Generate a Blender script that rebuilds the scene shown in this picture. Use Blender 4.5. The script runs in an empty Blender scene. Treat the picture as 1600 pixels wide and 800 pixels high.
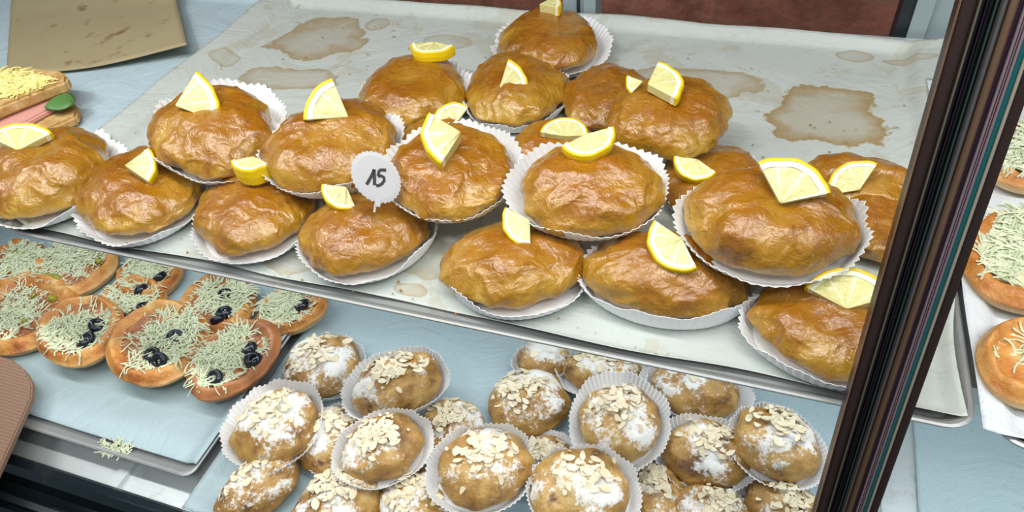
import bpy, bmesh, math, random
from mathutils import Vector, Matrix, noise
D = bpy.data; C = bpy.context.scene.collection
V = Vector
# ------------------------------------------------------------------ camera
F = 1110.0
XA = V((.9455, -.165, .281)).normalized()
YA = V((.316, .671, -.670)); YA = (YA - XA * XA.dot(YA)).normalized()
ZA = XA.cross(YA)
ROT = Matrix((XA, YA, ZA))                 # camera space -> world
CAM = V((0, 0, 1.42))
cam_data = D.cameras.new('camera'); cam = D.objects.new('camera', cam_data); C.objects.link(cam)
cam_data.sensor_width = 36; cam_data.lens = F / 1600 * 36; cam_data.clip_start = .01
cam.matrix_world = Matrix.Translation(CAM) @ ROT.to_4x4()
bpy.context.scene.camera = cam
vs = bpy.context.scene.view_settings
vs.view_transform = 'Standard'; vs.look = 'None'; vs.exposure = 0.0; vs.gamma = 1; vs.use_curve_mapping = False
# ------------------------------------------------------------------ light
w = D.worlds.new('world'); bpy.context.scene.world = w; w.use_nodes = True
bg = w.node_tree.nodes['Background']; bg.inputs[0].default_value = (.82, .95, 1.0, 1); bg.inputs[1].default_value = .31
def area(name, loc, size, sy, power, col, target=None):
    l = D.lights.new(name, 'AREA'); l.shape = 'RECTANGLE'; l.size = size; l.size_y = sy; l.energy = power; l.color = col
    o = D.objects.new(name, l); C.objects.link(o); o.location = loc
    d = (V(target) - V(loc)) if target else V((0, 0, -1))
    o.rotation_euler = d.to_track_quat('-Z', 'Y').to_euler()
    return o
area('display_case_light', (-.1, .31, 1.56), 2.0, .04, 8.5, (1, .99, .94), (-.1, .30, 1))
area('ceiling_light', (-.7, -.6, 2.7), .9, .2, 9.5, (1, 1, .98), (0, .4, 1))
area('ceiling_light', (.6, -.5, 2.7), .9, .2, 9.5, (1, 1, .98), (0, .4, 1))
area('under_shelf_light', (-.1, .43, .968), 1.7, .03, 1.55, (.92, .98, 1), (-.1, .41, .8))

ZS = 1.0      # top of the upper trays
ZL = 0.80     # top of the lower trays
def ray(px, py): return ROT @ V((px - 800, 400 - py, -F))
def at(px, py, z):
    d = ray(px, py); t = (z - CAM.z) / d.z
    return CAM + d * t
def depth(p): return -(ROT.transposed() @ (V(p) - CAM)).z

# ------------------------------------------------------------------ materials
def srgb(r, g, b):
    def f(c):
        c /= 255.
        return c / 12.92 if c <= .04045 else ((c + .055) / 1.055) ** 2.4
    return (f(r), f(g), f(b), 1)
class NT:
    def __init__(s, name):
        s.m = D.materials.new(name); s.m.use_nodes = True; s.t = s.m.node_tree; s.b = s.t.nodes['Principled BSDF']
        s.tc = s.t.nodes.new('ShaderNodeTexCoord')
        s.vec = s.tc.outputs['Object']
    def n(s, ty, **k):
        x = s.t.nodes.new('ShaderNode' + ty)
        for a, v in k.items():
            if a.startswith('i_'):
                key = a[2:]; key = int(key) if key.isdigit() else key.replace('_', ' ')
                if hasattr(v, 'links'): s.t.links.new(v, x.inputs[key])
                else: x.inputs[key].default_value = v
            else: setattr(x, a, v)
        return x
    def noise(s, scale, detail=4, rough=.55, vec=None, dist=0):
        x = s.n('TexNoise', i_Scale=scale, i_Detail=detail, i_Roughness=rough, i_Distortion=dist)
        s.t.links.new(vec or s.vec, x.inputs['Vector']); return x.outputs['Fac']
    def ramp(s, fac, stops, interp='LINEAR'):
        x = s.n('ValToRGB'); x.color_ramp.interpolation = interp
        cr = x.color_ramp
        while len(cr.elements) < len(stops): cr.elements.new(.5)
        for e, (p, c) in zip(cr.elements, stops): e.position = p; e.color = c if len(c) == 4 else (*c, 1)
        s.t.links.new(fac, x.inputs[0]); return x.outputs[0]
    def mix(s, fac, a, b, mode='MIX'):
        x = s.n('Mix', data_type='RGBA', blend_type=mode)
        for i, v in ((0, fac), (6, a), (7, b)):
            if hasattr(v, 'links'): s.t.links.new(v, x.inputs[i])
            else: x.inputs[i].default_value = v
        return x.outputs[2]
    def math(s, op, a, b=0.0, clamp=False):
        x = s.n('Math', operation=op, use_clamp=clamp)
        for i, v in ((0, a), (1, b)):
            if hasattr(v, 'links'): s.t.links.new(v, x.inputs[i])
            else: x.inputs[i].default_value = v
        return x.outputs[0]
    def randvec(s):
        oi = s.n('ObjectInfo'); m = s.n('VectorMath', operation='SCALE'); s.t.links.new(oi.outputs['Random'], m.inputs['Scale'])
        m.inputs[0].default_value = (3.1, 2.3, 1.7)
        a = s.n('VectorMath', operation='ADD'); s.t.links.new(s.tc.outputs['Object'], a.inputs[0]); s.t.links.new(m.outputs[0], a.inputs[1])
        s.vec = a.outputs[0]; s.rnd = oi.outputs['Random']
    def bump(s, h, strength=.3, dist=.002, prev=None):
        x = s.n('Bump', i_Strength=strength, i_Distance=dist); s.t.links.new(h, x.inputs['Height'])
        if prev: s.t.links.new(prev, x.inputs['Normal'])
        return x.outputs[0]
    def set(s, **k):
        for a, v in k.items():
            key = a.replace('_', ' ')
            if hasattr(v, 'links'): s.t.links.new(v, s.b.inputs[key])
            else: s.b.inputs[key].default_value = v
        return s.m
W = (1, 1, 1, 1); K = (0, 0, 0, 1)
def simple(name, col, rough=.6, metal=0, bump=0, scale=60, **k):
    t = NT(name); t.set(Base_Color=col, Roughness=rough, Metallic=metal, **k)
    if bump: t.set(Normal=t.bump(t.noise(scale, 5), bump, .002))
    return t.m

def glazed_mat():
    t = NT('glazed_dough'); t.randvec()
    n1 = t.noise(24, 4, .6, dist=.8)
    c = t.ramp(n1, [(.30, srgb(130, 80, 8)), (.44, srgb(160, 113, 14)), (.58, srgb(178, 137, 38)), (.74, srgb(198, 164, 88))])
    # darker baked crown: follows the dough's own height
    sx = t.n('SeparateXYZ'); t.t.links.new(t.tc.outputs['Generated'], sx.inputs[0])
    top = t.ramp(t.math('ADD', sx.outputs[2], t.math('MULTIPLY', t.math('SUBTRACT', t.noise(20, 3, .6), .5), 1.1)), [(.45, K), (1.0, W)])
    c = t.mix(t.math('MULTIPLY', top, .80), c, srgb(146, 86, 2))
    low = t.ramp(t.math('ADD', sx.outputs[2], t.math('MULTIPLY', t.math('SUBTRACT', t.noise(15, 3, .6), .5), .8)), [(.12, W), (.42, K)])
    c = t.mix(t.math('MULTIPLY', low, .45), c, srgb(186, 144, 74))
    tint = t.ramp(t.rnd, [(0, srgb(255, 246, 220)), (.5, srgb(255, 255, 255)), (1, srgb(240, 222, 196))])
    c = t.mix(.6, c, tint, 'MULTIPLY')
    spots = t.ramp(t.noise(60, 3, .6), [(.64, K), (.72, W)])
    c = t.mix(t.math('MULTIPLY', spots, .5), c, srgb(104, 54, 14))
    dots = t.ramp(t.noise(190, 2, .5), [(.72, K), (.76, W)])
    c = t.mix(t.math('MULTIPLY', dots, .6), c, srgb(80, 40, 14))
    fl = t.ramp(t.noise(70, 5, .7, dist=1.4), [(.54, K), (.70, W)])
    c = t.mix(t.math('MULTIPLY', fl, .25), c, srgb(204, 158, 80))
    b = t.bump(t.noise(85, 3, .5, dist=1.2), .5, .004)
    cb = t.bump(t.noise(330, 3, .6, dist=.6), .45, .0009, b)
    b = t.bump(t.noise(230, 4, .65, dist=.8), .45, .0016, b)
    b = t.bump(t.noise(620, 3, .6), .4, .0006, b)
    r = t.ramp(t.noise(34, 4), [(.35, (.14,) * 3), (.62, (.38,) * 3)])
    return t.set(Base_Color=c, Roughness=r, Normal=b, Coat_Weight=.7, Coat_Roughness=.07, Coat_Normal=cb)
def almond_dough_mat():
    t = NT('sugared_dough'); t.randvec()
    c = t.ramp(t.noise(28, 4, .6, dist=.6), [(.30, srgb(104, 70, 38)), (.44, srgb(158, 118, 58)), (.58, srgb(184, 146, 82)), (.72, srgb(198, 170, 114))])
    c = t.mix(t.ramp(t.noise(50, 3), [(.62, K), (.74, W)]), c, srgb(92, 58, 40))
    sx = t.n('SeparateXYZ'); t.t.links.new(t.tc.outputs['Generated'], sx.inputs[0])
    patch = t.math('ADD', t.math('MULTIPLY', sx.outputs[2], .34), t.math('MULTIPLY', t.noise(26, 3, .6), .95))
    grain = t.noise(260, 4, .75)
    p = t.math('ADD', patch, t.math('MULTIPLY', t.math('SUBTRACT', grain, .5), .55))
    sug = t.ramp(p, [(.73, K), (.83, W)])
    sug = t.math('MULTIPLY', sug, .92)
    c = t.mix(sug, c, srgb(232, 232, 230))
    rr = t.mix(sug, (.38, .38, .38, 1), (.9, .9, .9, 1))
    b = t.bump(t.noise(60, 4, .6, dist=.6), .55, .003); b = t.bump(grain, .6, .0014, b); b = t.bump(t.noise(160, 4, .6), .5, .002, b)
    return t.set(Base_Color=c, Roughness=rr, Normal=b, Subsurface_Weight=.05, Subsurface_Radius=(.01, .005, .002), Subsurface_Scale=.5)
def paper_mat(name, col, trans=.0):
    t = NT(name)
    c = t.mix(t.math('MULTIPLY', t.noise(90, 4), .25), col, srgb(206, 212, 214))
    return t.set(Base_Color=c, Roughness=.75, Normal=t.bump(t.noise(300, 3), .15, .001), Subsurface_Weight=.15, Subsurface_Radius=(.004,) * 3, Subsurface_Scale=.5)
def lining_mat(name, base, dark, spots, wr=.4):
    """spots: list of (x, y, rx, ry, ring strength) fat stains in world metres (object coords)"""
    t = NT(name)
    cl = t.noise(5, 4, .6)
    c = t.mix(cl, base, dark)
    wob = t.noise(14, 5, .6)
    wob2 = t.math('MULTIPLY', t.math('SUBTRACT', wob, .5), 1.6)
    sp = t.n('SeparateXYZ'); t.t.links.new(t.vec, sp.inputs[0])
    for x, y, rx, ry, st in spots:
        dx = t.math('DIVIDE', t.math('SUBTRACT', sp.outputs[0], x), rx); dy = t.math('DIVIDE', t.math('SUBTRACT', sp.outputs[1], y), ry)
        r = t.math('SQRT', t.math('ADD', t.math('MULTIPLY', dx, dx), t.math('MULTIPLY', dy, dy)))
        r = t.math('ADD', r, wob2)
        inner = t.ramp(r, [(.0, (.35,) * 3), (.55, (.42,) * 3), (.86, (.95,) * 3), (.92, (0,) * 3)])
        c = t.mix(t.math('MULTIPLY', inner, st * 1.05), c, srgb(150, 124, 74))
    if spots:
        gm = t.ramp(t.noise(16, 5, .62, dist=.5), [(.56, K), (.60, W), (.72, (.5,) * 3)]); c = t.mix(t.math('MULTIPLY', gm, .30), c, srgb(164, 146, 108))
    fine = t.ramp(t.noise(70, 3, .6), [(.68, K), (.73, W)])
    c = t.mix(t.math('MULTIPLY', fine, .6 if spots else .25), c, srgb(150, 118, 70))
    b = t.bump(t.noise(9, 5, .65, dist=1.2), wr, .012); b = t.bump(t.noise(120, 3), .12, .001, b)
    return t.set(Base_Color=c, Roughness=.5, Normal=b)
def cheese_mat(name, a, b_):
    t = NT(name); return t.set(Base_Color=t.mix(t.noise(80, 2), a, b_), Roughness=.45, Subsurface_Weight=.2, Subsurface_Radius=(.004, .003, .002), Subsurface_Scale=.5)
def crust_mat(name='pizza_crust'):
    t = NT(name); t.randvec()
    c = t.ramp(t.noise(34, 4, .6), [(.32, srgb(150, 80, 30)), (.46, srgb(188, 120, 52)), (.58, srgb(204, 146, 76)), (.7, srgb(216, 178, 116))])
    sx = t.n('SeparateXYZ'); t.t.links.new(t.tc.outputs['Generated'], sx.inputs[0])
    low = t.ramp(sx.outputs[2], [(.15, W), (.55, K)])
    c = t.mix(t.math('MULTIPLY', low, .7), c, srgb(222, 198, 148))
    return t.set(Base_Color=c, Roughness=.42, Normal=t.bump(t.noise(90, 5, .65), .7, .004))
def brown_crust_mat():
    t = NT('brown_crust'); t.randvec()
    c = t.ramp(t.noise(34, 4, .6), [(.3, srgb(134, 78, 46)), (.5, srgb(164, 104, 62)), (.7, srgb(180, 122, 74))])
    return t.set(Base_Color=c, Roughness=.45, Normal=t.bump(t.noise(110, 4), .4, .002))
def sauce_mat():
    t = NT('tomato_sauce'); t.randvec()
    c = t.ramp(t.noise(60, 5, .7), [(.32, srgb(104, 50, 22)), (.5, srgb(150, 86, 36)), (.68, srgb(182, 128, 70))])
    return t.set(Base_Color=c, Roughness=.35, Normal=t.bump(t.noise(160, 5), .7, .003))
def metal_mat(name, col, rough=.3, met=.45):
    t = NT(name)
    mp = t.n('Mapping'); t.t.links.new(t.vec, mp.inputs[0]); mp.inputs['Scale'].default_value = (2, 120, 120)
    s = t.noise(4, 4, .6, vec=mp.outputs[0]); d = t.noise(30, 5, .7)
    c = t.mix(t.math('MULTIPLY', s, .4), col, tuple(x * .55 for x in col[:3]) + (1,))
    c = t.mix(t.math('MULTIPLY', t.ramp(d, [(.55, K), (.75, W)]), .35), c, srgb(86, 74, 60))
    return t.set(Base_Color=c, Roughness=rough, Metallic=met, Normal=t.bump(s, .08, .001))
M = {}
M['glazed'] = glazed_mat(); M['sugar_dough'] = almond_dough_mat()
M['case'] = paper_mat('white_paper_case', srgb(240, 242, 246))
M['pith'] = simple('lemon_pith', srgb(244, 244, 214), .6, bump=.2, scale=200, Subsurface_Weight=.2, Subsurface_Radius=(.004, .004, .002), Subsurface_Scale=.5)
M['rind'] = simple('lemon_rind', srgb(236, 200, 16), .35, bump=.35, scale=500)
def pulp_mat():
    t = NT('lemon_pulp')
    mp = t.n('Mapping'); t.t.links.new(t.vec, mp.inputs[0])
    g = t.n('TexGradient', gradient_type='RADIAL'); t.t.links.new(t.vec, g.inputs[0])
    a = t.math('MULTIPLY', g.outputs['Fac'], 1.0)
    sn = t.math('SINE', t.math('MULTIPLY', a, 2 * math.pi * 9)); memb = t.ramp(sn, [(.90, K), (.985, W)])
    fib = t.noise(260, 3, .6)
    c = t.mix(fib, srgb(204, 198, 124), srgb(226, 220, 162)); c = t.mix(t.math('MULTIPLY', memb, .7), c, srgb(246, 246, 214))
    return t.set(Base_Color=c, Roughness=.25, Normal=t.bump(fib, .5, .0015), Subsurface_Weight=.35, Subsurface_Radius=(.008, .007, .003), Subsurface_Scale=.6)
M['pulp'] = pulp_mat()
M['almond'] = cheese_mat('flaked_almond', srgb(206, 186, 144), srgb(240, 232, 212))
M['cheese'] = cheese_mat('grated_cheese', srgb(198, 204, 168), srgb(222, 228, 202))
M['cheese_y'] = cheese_mat('yellow_grated_cheese', srgb(232, 214, 120), srgb(240, 230, 160))
def melt():
    t = NT('melted_cheese_with_herbs')
    c = t.mix(t.ramp(t.noise(120, 3, .6), [(.60, K), (.66, W)]), srgb(214, 208, 168), srgb(112, 108, 70))
    return t.set(Base_Color=c, Roughness=.5, Normal=t.bump(t.noise(160, 4), .6, .002))
M['melt'] = melt()
M['crust'] = crust_mat(); M['browncrust'] = brown_crust_mat(); M['sauce'] = sauce_mat()
M['olive'] = simple('black_olive', srgb(22, 26, 40), .2)
M['pickle'] = simple('green_pepper', srgb(150, 148, 44), .35)
M['tray'] = metal_mat('tray_metal', srgb(168, 170, 170), .45)
M['steel'] = metal_mat('brushed_steel', srgb(222, 230, 232), .34)
M['darkgap'] = simple('dark_steel', srgb(60, 68, 72), .4, .6)
M['sill'] = metal_mat('black_enamel', srgb(40, 52, 60), .10, .7)
def spot(px, py, rx, ry, st=.8): p = at(px, py, ZS); return (p.x, p.y, rx, ry, st)
M['lining'] = lining_mat('stained_baking_paper', srgb(196, 203, 198), srgb(172, 178, 174),
    [spot(500, 62, .070, .062), spot(455, 125, .075, .03, .7), spot(1290, 182, .068, .062, .95), spot(1090, 128, .075, .035, .7), spot(590, 40, .02, .02, .6),
     spot(700, 68, .035, .02, .5), spot(1335, 90, .02, .012, .6), spot(1425, 102, .03, .008, .6), spot(355, 97, .02, .02, .5), spot(660, 400, .04, .03, .5), spot(450, 405, .03, .02, .5), spot(640, 455, .02, .01, .6)])
M['bluepaper'] = lining_mat('pale_blue_baking_paper', srgb(182, 202, 210), srgb(172, 192, 202), [], .5)
M['lowpaper'] = lining_mat('grey_blue_baking_paper', srgb(172, 192, 198), srgb(158, 178, 186), [], .5)
M['whitepaper'] = lining_mat('white_baking_paper', srgb(214, 220, 226), srgb(198, 204, 210), [], .5)
def kraft():
    t = NT('kraft_paper')
    w1 = t.n('TexWave', i_Scale=160.0, i_Distortion=1.0); t.t.links.new(t.vec, w1.inputs[0])
    c = t.mix(t.noise(12, 4), srgb(156, 142, 108), srgb(168, 156, 122))
    c = t.mix(t.ramp(t.noise(30, 4, .6), [(.60, K), (.70, W)]), c, srgb(128, 102, 70))
    return t.set(Base_Color=c, Roughness=.8, Normal=t.bump(w1.outputs['Fac'], .1, .001))
M['kraft'] = kraft()

# ------------------------------------------------------------------ mesh helpers
def link(name, verts, faces, mat, parent=None, smooth=True, loc=None):
    me = D.meshes.new(name); me.from_pydata([tuple(v) for v in verts], [], faces); me.materials.append(mat)
    if smooth: me.polygons.foreach_set('use_smooth', [True] * len(me.polygons))
    me.update()
    o = D.objects.new(name, me); C.objects.link(o)
    if parent: o.parent = parent
    if loc is not None: o.location = loc
    return o
def from_bm(name, bm, mat, parent=None, smooth=False):
    me = D.meshes.new(name); bm.normal_update(); bm.to_mesh(me); bm.free(); me.materials.append(mat)
    if smooth: me.polygons.foreach_set('use_smooth', [True] * len(me.polygons))
    o = D.objects.new(name, me); C.objects.link(o)
    if parent: o.parent = parent
    return o
def tag(o, label=None, cat=None, group=None, kind=None):
    if label: o['label'] = label
    if cat: o['category'] = cat
    if group: o['group'] = group
    if kind: o['kind'] = kind
    return o
def empty(name, loc, mat3=None):
    o = D.objects.new(name, None); C.objects.link(o); o.empty_display_size = .02
    m = (mat3 or Matrix.Identity(3)).to_4x4(); o.matrix_world = Matrix.Translation(loc) @ m
    return o
def box_bm(bm, x0, x1, y0, y1, z0, z1):
    r = bmesh.ops.create_cube(bm, size=1)['verts']
    for v in r: v.co = V(((x0 + x1) / 2 + v.co.x * (x1 - x0), (y0 + y1) / 2 + v.co.y * (y1 - y0), (z0 + z1) / 2 + v.co.z * (z1 - z0)))
    return r
def box(name, x0, x1, y0, y1, z0, z1, mat, parent=None, bev=.0):
    bm = bmesh.new(); box_bm(bm, x0, x1, y0, y1, z0, z1)
    if bev: bmesh.ops.bevel(bm, geom=bm.edges[:], offset=bev, segments=2, affect='EDGES')
    return from_bm(name, bm, mat, parent)
def grid(name, P, nx, ny, mat, parent=None, solid=0.0, closed_u=False, smooth=True):
    verts = [P(i, j) for j in range(ny) for i in range(nx)]
    faces = []
    for j in range(ny - 1):
        for i in range(nx if closed_u else nx - 1):
            a = j * nx + i; b = j * nx + (i + 1) % nx
            faces.append((a, b, b + nx, a + nx))
    o = link(name, verts, faces, mat, parent, smooth)
    if solid:
        m = o.modifiers.new('s', 'SOLIDIFY'); m.thickness = solid; m.offset = 0
    return o
def nz(p, s, seed): return noise.noise(V(p) * s + V((seed * 7.13, seed * 3.7, seed * 1.9)))

# ------------------------------------------------------------------ setting
def wall_mat():
    t = NT('old_red_brick')
    mp = t.n('Mapping'); t.t.links.new(t.vec, mp.inputs[0]); mp.inputs['Rotation'].default_value = (math.pi / 2, 0, 0)
    b = t.n('TexBrick', i_Scale=1.0, i_Mortar_Size=.006, i_Brick_Width=.22, i_Row_Height=.07, i_Mortar_Smooth=.4)
    b.inputs['Color1'].default_value = srgb(184, 122, 102); b.inputs['Color2'].default_value = srgb(164, 104, 88); b.inputs['Mortar'].default_value = srgb(160, 112, 94)
    t.t.links.new(mp.outputs[0], b.inputs['Vector'])
    c = t.mix(t.ramp(t.noise(14, 6, .7), [(.4, K), (.75, W)]), b.outputs[0], srgb(118, 70, 58))
    return t.set(Base_Color=c, Roughness=.8, Normal=t.bump(t.noise(40, 6), .5, .01))
o = box('wall_back', -4, 4, 1.65, 1.75, 0, 3.2, wall_mat()); tag(o, kind='structure')
tilemat = simple('floor_tile', srgb(130, 120, 110), .5, bump=.1)
o = box('floor', -4, 4, -2.5, 1.75, -.05, 0, tilemat); tag(o, kind='structure')

fl = at(8, 366, ZS); fr = at(1523, 688, ZS); bl = at(466, 3, ZS)
YF = (fl.y + fr.y) / 2; YB = at(940, 46, ZS).y + .01; XL = (fl.x + bl.x) / 2 - .002; XR = fr.x - .002
print('tray', XL, XR, YF, YB)

# display case: cabinet carcass, shelf, back door frames
cab = empty('display_case', (0, .6, 0)); tag(cab, 'glass-fronted bakery display case of steel with dark front rail', 'display case')
def cbox(name, *a, mat='steel', bev=0):
    o = box(name, *a, M[mat]); o.parent = cab; o.matrix_parent_inverse = Matrix.Translation((0, -.6, 0)); return o
cbox('case_floor', -1.6, 1.3, .19, YB + .05, .74, .776)
cbox('cabinet_base', -1.6, 1.3, .22, YB + .05, .0, .739)
cbox('shelf', -1.6, 1.3, YF + .05, YB + .045, ZS - .026, ZS - .009)
for zz in (ZS,):
    pass
frm = simple('grey_blue_frame', srgb(150, 164, 168), .45)
dk = simple('dark_gasket', srgb(34, 40, 46), .5)
M['frm'] = frm; M['dk'] = dk
yb = YB + .06
p1 = at(905, 30, ZS + .02); 
def xat(px, py, y):
    d = ray(px, py); t = y / d.y; return (CAM + d * t)
a = xat(880, 20, yb).x; b = xat(932, 20, yb).x
cbox('door_frame', a, b, yb, yb + .03, .74, 1.9, mat='frm')
cbox('door_frame', b - .016, b, yb - .006, yb + .0, .74, 1.9, mat='frm')
cbox('door_frame', a + .02, a + .024, yb - .003, yb + .03, .74, 1.9, mat='dk')
a = xat(1424, 30, yb).x; b = xat(1452, 30, yb).x; c_ = xat(1490, 30, yb).x
cbox('door_frame', a, b, yb - .004, yb + .03, .74, 1.9, mat='frm')
cbox('door_frame', b, c_ + .05, yb + .006, yb + .03, .74, 1.9, mat='frm')
cbox('gasket', a - .014, a, yb, yb + .03, .74, 1.9, mat='dk')
# steel rails under the pizza tray and the dark front rail
pf = at(165, 700, ZL)
for px in (200, 560, -60, 1350):
    q = at(px, 742, .78)
    cbox('support_bracket', q.x - .012, q.x + .0, .19, .30, .776, .782, mat='steel')

# front rail profile (extruded along x)
q = at(145, 750, .80)
YR = q.y
prof = [(YR - .002, .740), (YR, .800), (YR - .004, .806), (YR - .012, .806), (YR - .018, .798), (YR - .022, .785), (YR - .030, .780), (YR - .046, .782), (YR - .056, .772), (YR - .064, .76), (YR - .07, .735)]
nP = len(prof)
verts = [(x, y, z) for x in (-1.6, 1.3) for (y, z) in prof]
faces = [(i, i + 1, nP + i + 1, nP + i) for i in range(nP - 1)] + [(nP - 1, 0, nP, 2 * nP - 1), tuple(range(nP))[::-1], tuple(range(nP, 2 * nP))]
o = link('front_rail', verts, faces, M['sill'], cab, False); o.matrix_parent_inverse = Matrix.Translation((0, -.6, 0)); o['label'] = 'black shiny front rail'
cbox('glint_strip', -1.6, 1.3, YR - .040, YR - .034, .781, .787, mat='darkgap', bev=0)  # added strip standing in for glints along the rail, kept in dark steel
cbox('cabinet_front', -1.6, 1.3, YR - .065, .22, 0, .738, mat='darkgap')

# the leaning corner post: metal ribs with reflections painted in as strip colours
pm = {
 'brown': simple('bronze_strip', srgb(52, 38, 36), .35, .5), 'black': simple('black_strip', srgb(16, 16, 18), .2, .4),
 'olive': simple('olive_strip', srgb(112, 106, 92), .35, .7), 'grey': simple('steel_strip', srgb(120, 118, 118), .3, .85), 'tan': simple('tan_strip', srgb(132, 104, 84), .35, .8),
 'purple': simple('purple_strip', srgb(46, 30, 50), .3, .5), 'pink': simple('pinkish_steel_strip', srgb(158, 138, 148), .3, .7),
 'teal': simple('teal_glass_edge', srgb(20, 84, 86), .15, .2), 'beige': simple('beige_strip', srgb(168, 158, 144), .35, .6)}
XP = .0865
def plane_pt(px, py, x):
    d = ray(px, py); t = x / d.x; return CAM + d * t
pa = plane_pt(1501, 0, XP); pb = plane_pt(1274, 800, XP)
ax = (pa - pb).normalized(); print('post', pa, pb)
side = V((1, 0, 0)); nrm = ax.cross(side).normalized(); 
if nrm.y > 0: nrm = -nrm
post = empty('corner_post', pb - ax * .25); tag(post, 'dark leaning metal corner post with reflections painted as thin coloured stripes in front of the trays', 'post')
L0 = (.812 - pb.z) / ax.z; L1 = .72
def on_front(px, py):
    d = ray(px, py); t = (pb - CAM).dot(nrm) / d.dot(nrm); return CAM + d * t
ra, rb = on_front(1662, 0), on_front(1373, 800)
def right_edge(l):                                   # the two glass panes are not quite parallel, so the post widens upwards
    la, lb = (ra - pb).dot(ax), (rb - pb).dot(ax); wa, wb = (ra - pb).dot(side), (rb - pb).dot(side)
    return wb + (wa - wb) * (l - lb) / (la - lb)
def strip(u0, u1, d0, d1, mat, name='reflection_strip', lab=None, rnd=0):
    pts = []; prof_ = [(u0, d0), (u1, d0), (u1, d1), (u0, d1)]
    if rnd: prof_ = [(u0, d0), (u1, d0)] + [(u1 + (u0 - u1) * k / 6, d1 + rnd * math.sin(math.pi * k / 6)) for k in range(7)]
    n = len(prof_)
    for l in (L0, L1):
        for (u, d) in prof_: pts.append(pb + ax * l + side * (u * right_edge(l)) + nrm * d)
    fs_ = [tuple(range(n)), tuple(range(n, 2 * n))[::-1]] + [(i, n + i, n + (i + 1) % n, (i + 1) % n) for i in range(n)]
    o = link(name, [p - post.location for p in pts], fs_, pm[mat], post, False)
    if not rnd:
        bv = o.modifiers.new('b', 'BEVEL'); bv.width = .0006; bv.segments = 2
    if lab: o['label'] = lab
    return o
seq = [('edge', 0, .012, .0005, 0), ('brown', .012, .19, -.001, .0015), ('olive', .19, .215, .001, 0), ('black', .215, .28, -.003, 0), ('purple', .28, .295, -.001, 0), ('black', .295, .375, -.004, .001), ('green', .375, .395, -.002, 0), ('black', .395, .42, -.003, 0), ('grey', .42, .50, -.002, .002), ('tan', .50, .60, -.001, .002),
       ('purple', .60, .645, -.001, 0), ('pink', .645, .675, .0005, .0006), ('purple', .675, .682, -.001, 0), ('pink', .682, .700, .0005, .0006), ('purple', .700, .708, -.001, 0), ('pink', .708, .745, .0005, .001), ('teal', .745, .81, .000, 0), ('beige', .81, .85, .001, 0), ('brown', .85, 1.0, -.002, .001)]
pm['edge'] = simple('brown_edge', srgb(120, 92, 74), .4, .5); pm['green'] = simple('dark_green_strip', srgb(56, 74, 70), .3, .5)
labs = {'teal': 'teal glass edge', 'beige': 'beige strip', 'pink': 'pale pinkish strip', 'tan': 'tan strip', 'brown': 'dark bronze strip', 'black': 'black strip', 'grey': 'grey steel strip', 'purple': 'dark purple strip', 'olive': 'olive grey strip', 'edge': 'thin brown edge', 'green': 'dark green strip'}
for m_, u0, u1, d, rn in seq:
    strip(u0, u1, -.003 if m_ == 'edge' else -.014, d, m_, 'reflection_strip', labs[m_], rn)

# ------------------------------------------------------------------ trays and papers
def tray(name, x0, x1, y0, y1, z, label, lip=.009, flare=.012, cr=.02, cat='tray', group=None):
    root = empty(name, ((x0 + x1) / 2, (y0 + y1) / 2, z - .004)); tag(root, label, cat, group)
    def ring(off, r, zz, n=7):
        pts = []
        for cx, cy, a0 in ((x1 - r + off, y1 - r + off, 0), (x0 + r - off, y1 - r + off, 90), (x0 + r - off, y0 + r - off, 180), (x1 - r + off, y0 + r - off, 270)):
            for k in range(n):
                a = math.radians(a0 + 90 * k / (n - 1)); pts.append(V((cx + r * math.cos(a), cy + r * math.sin(a), zz)) - root.location)
        return pts
    rings = [ring(-flare, cr * .5, z - .003), ring(-flare, cr * .5, z - .0015), ring(-flare * .9, cr * .55, z - .001), ring(-.002, cr, z + lip - .0008), ring(0, cr, z + lip), ring(.0015, cr, z + lip - .0008), ring(.001, cr, z + lip - .003), ring(-.001, cr, z + lip - .0025),
             ring(-flare, cr * .6, z - .003)]
    n = len(rings[0]); vs_ = [p for r in rings for p in r]; fs = [tuple(range(n, 2 * n))]
    for k in range(1, len(rings) - 1):
        for i in range(n): fs.append((k * n + i, k * n + (i + 1) % n, (k + 1) * n + (i + 1) % n, (k + 1) * n + i))
    fs.append(tuple(range(8 * n, 9 * n))[::-1])
    o = link('tray_body', vs_, fs, M['tray'], root, False)
    return root
def lipper(x0, x1, y0, y1, lip=.009, flare=.012):
    def f(x, y):
        d = min(x - x0, x1 - x, y - y0, y1 - y)
        return lip + .0012 + max(0, -d) * .2 if d < .004 else max(0, (lip + .0012) * (flare + .004 - d) / flare)
    return f
def sheet(name, x0, x1, y0, y1, z, mat, label, seed=0, wob=.006, amp=.0012, nx=120, ny=80, cat='baking paper', raise_=None, kind=None, lf=None, skew=0):
    cx, cy = (x0 + x1) / 2, (y0 + y1) / 2
    def P(i, j):
        u = i / (nx - 1); v = j / (ny - 1)
        x = x0 + (x1 - x0) * u; y = y0 + (y1 - y0) * v
        ed = max(0, 1 - v * 12); y += ed * wob * nz((x, 0, 0), 6, seed) * 2
        ed = max(0, 1 - (1 - v) * 12); y += ed * wob * nz((x, 3, 0), 6, seed) * 2
        ed = max(0, 1 - u * 12) + max(0, 1 - (1 - u) * 12); x += ed * wob * nz((0, y, 0), 7, seed) * 1.5
        x += skew * v * max(0, u - .8) * 5
        zz = z + .0008 + (lf(x, y) if lf else 0) + amp * max(0, abs(nz((x, y, 0), 9, seed)) * 1.5)
        if raise_: zz += raise_(x, y, u, v)
        return V((x - cx, y - cy, zz - z))
    o = grid(name, P, nx, ny, mat, None, .0003); o.location = (cx, cy, z); tag(o, label, cat, None, kind); return o
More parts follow.
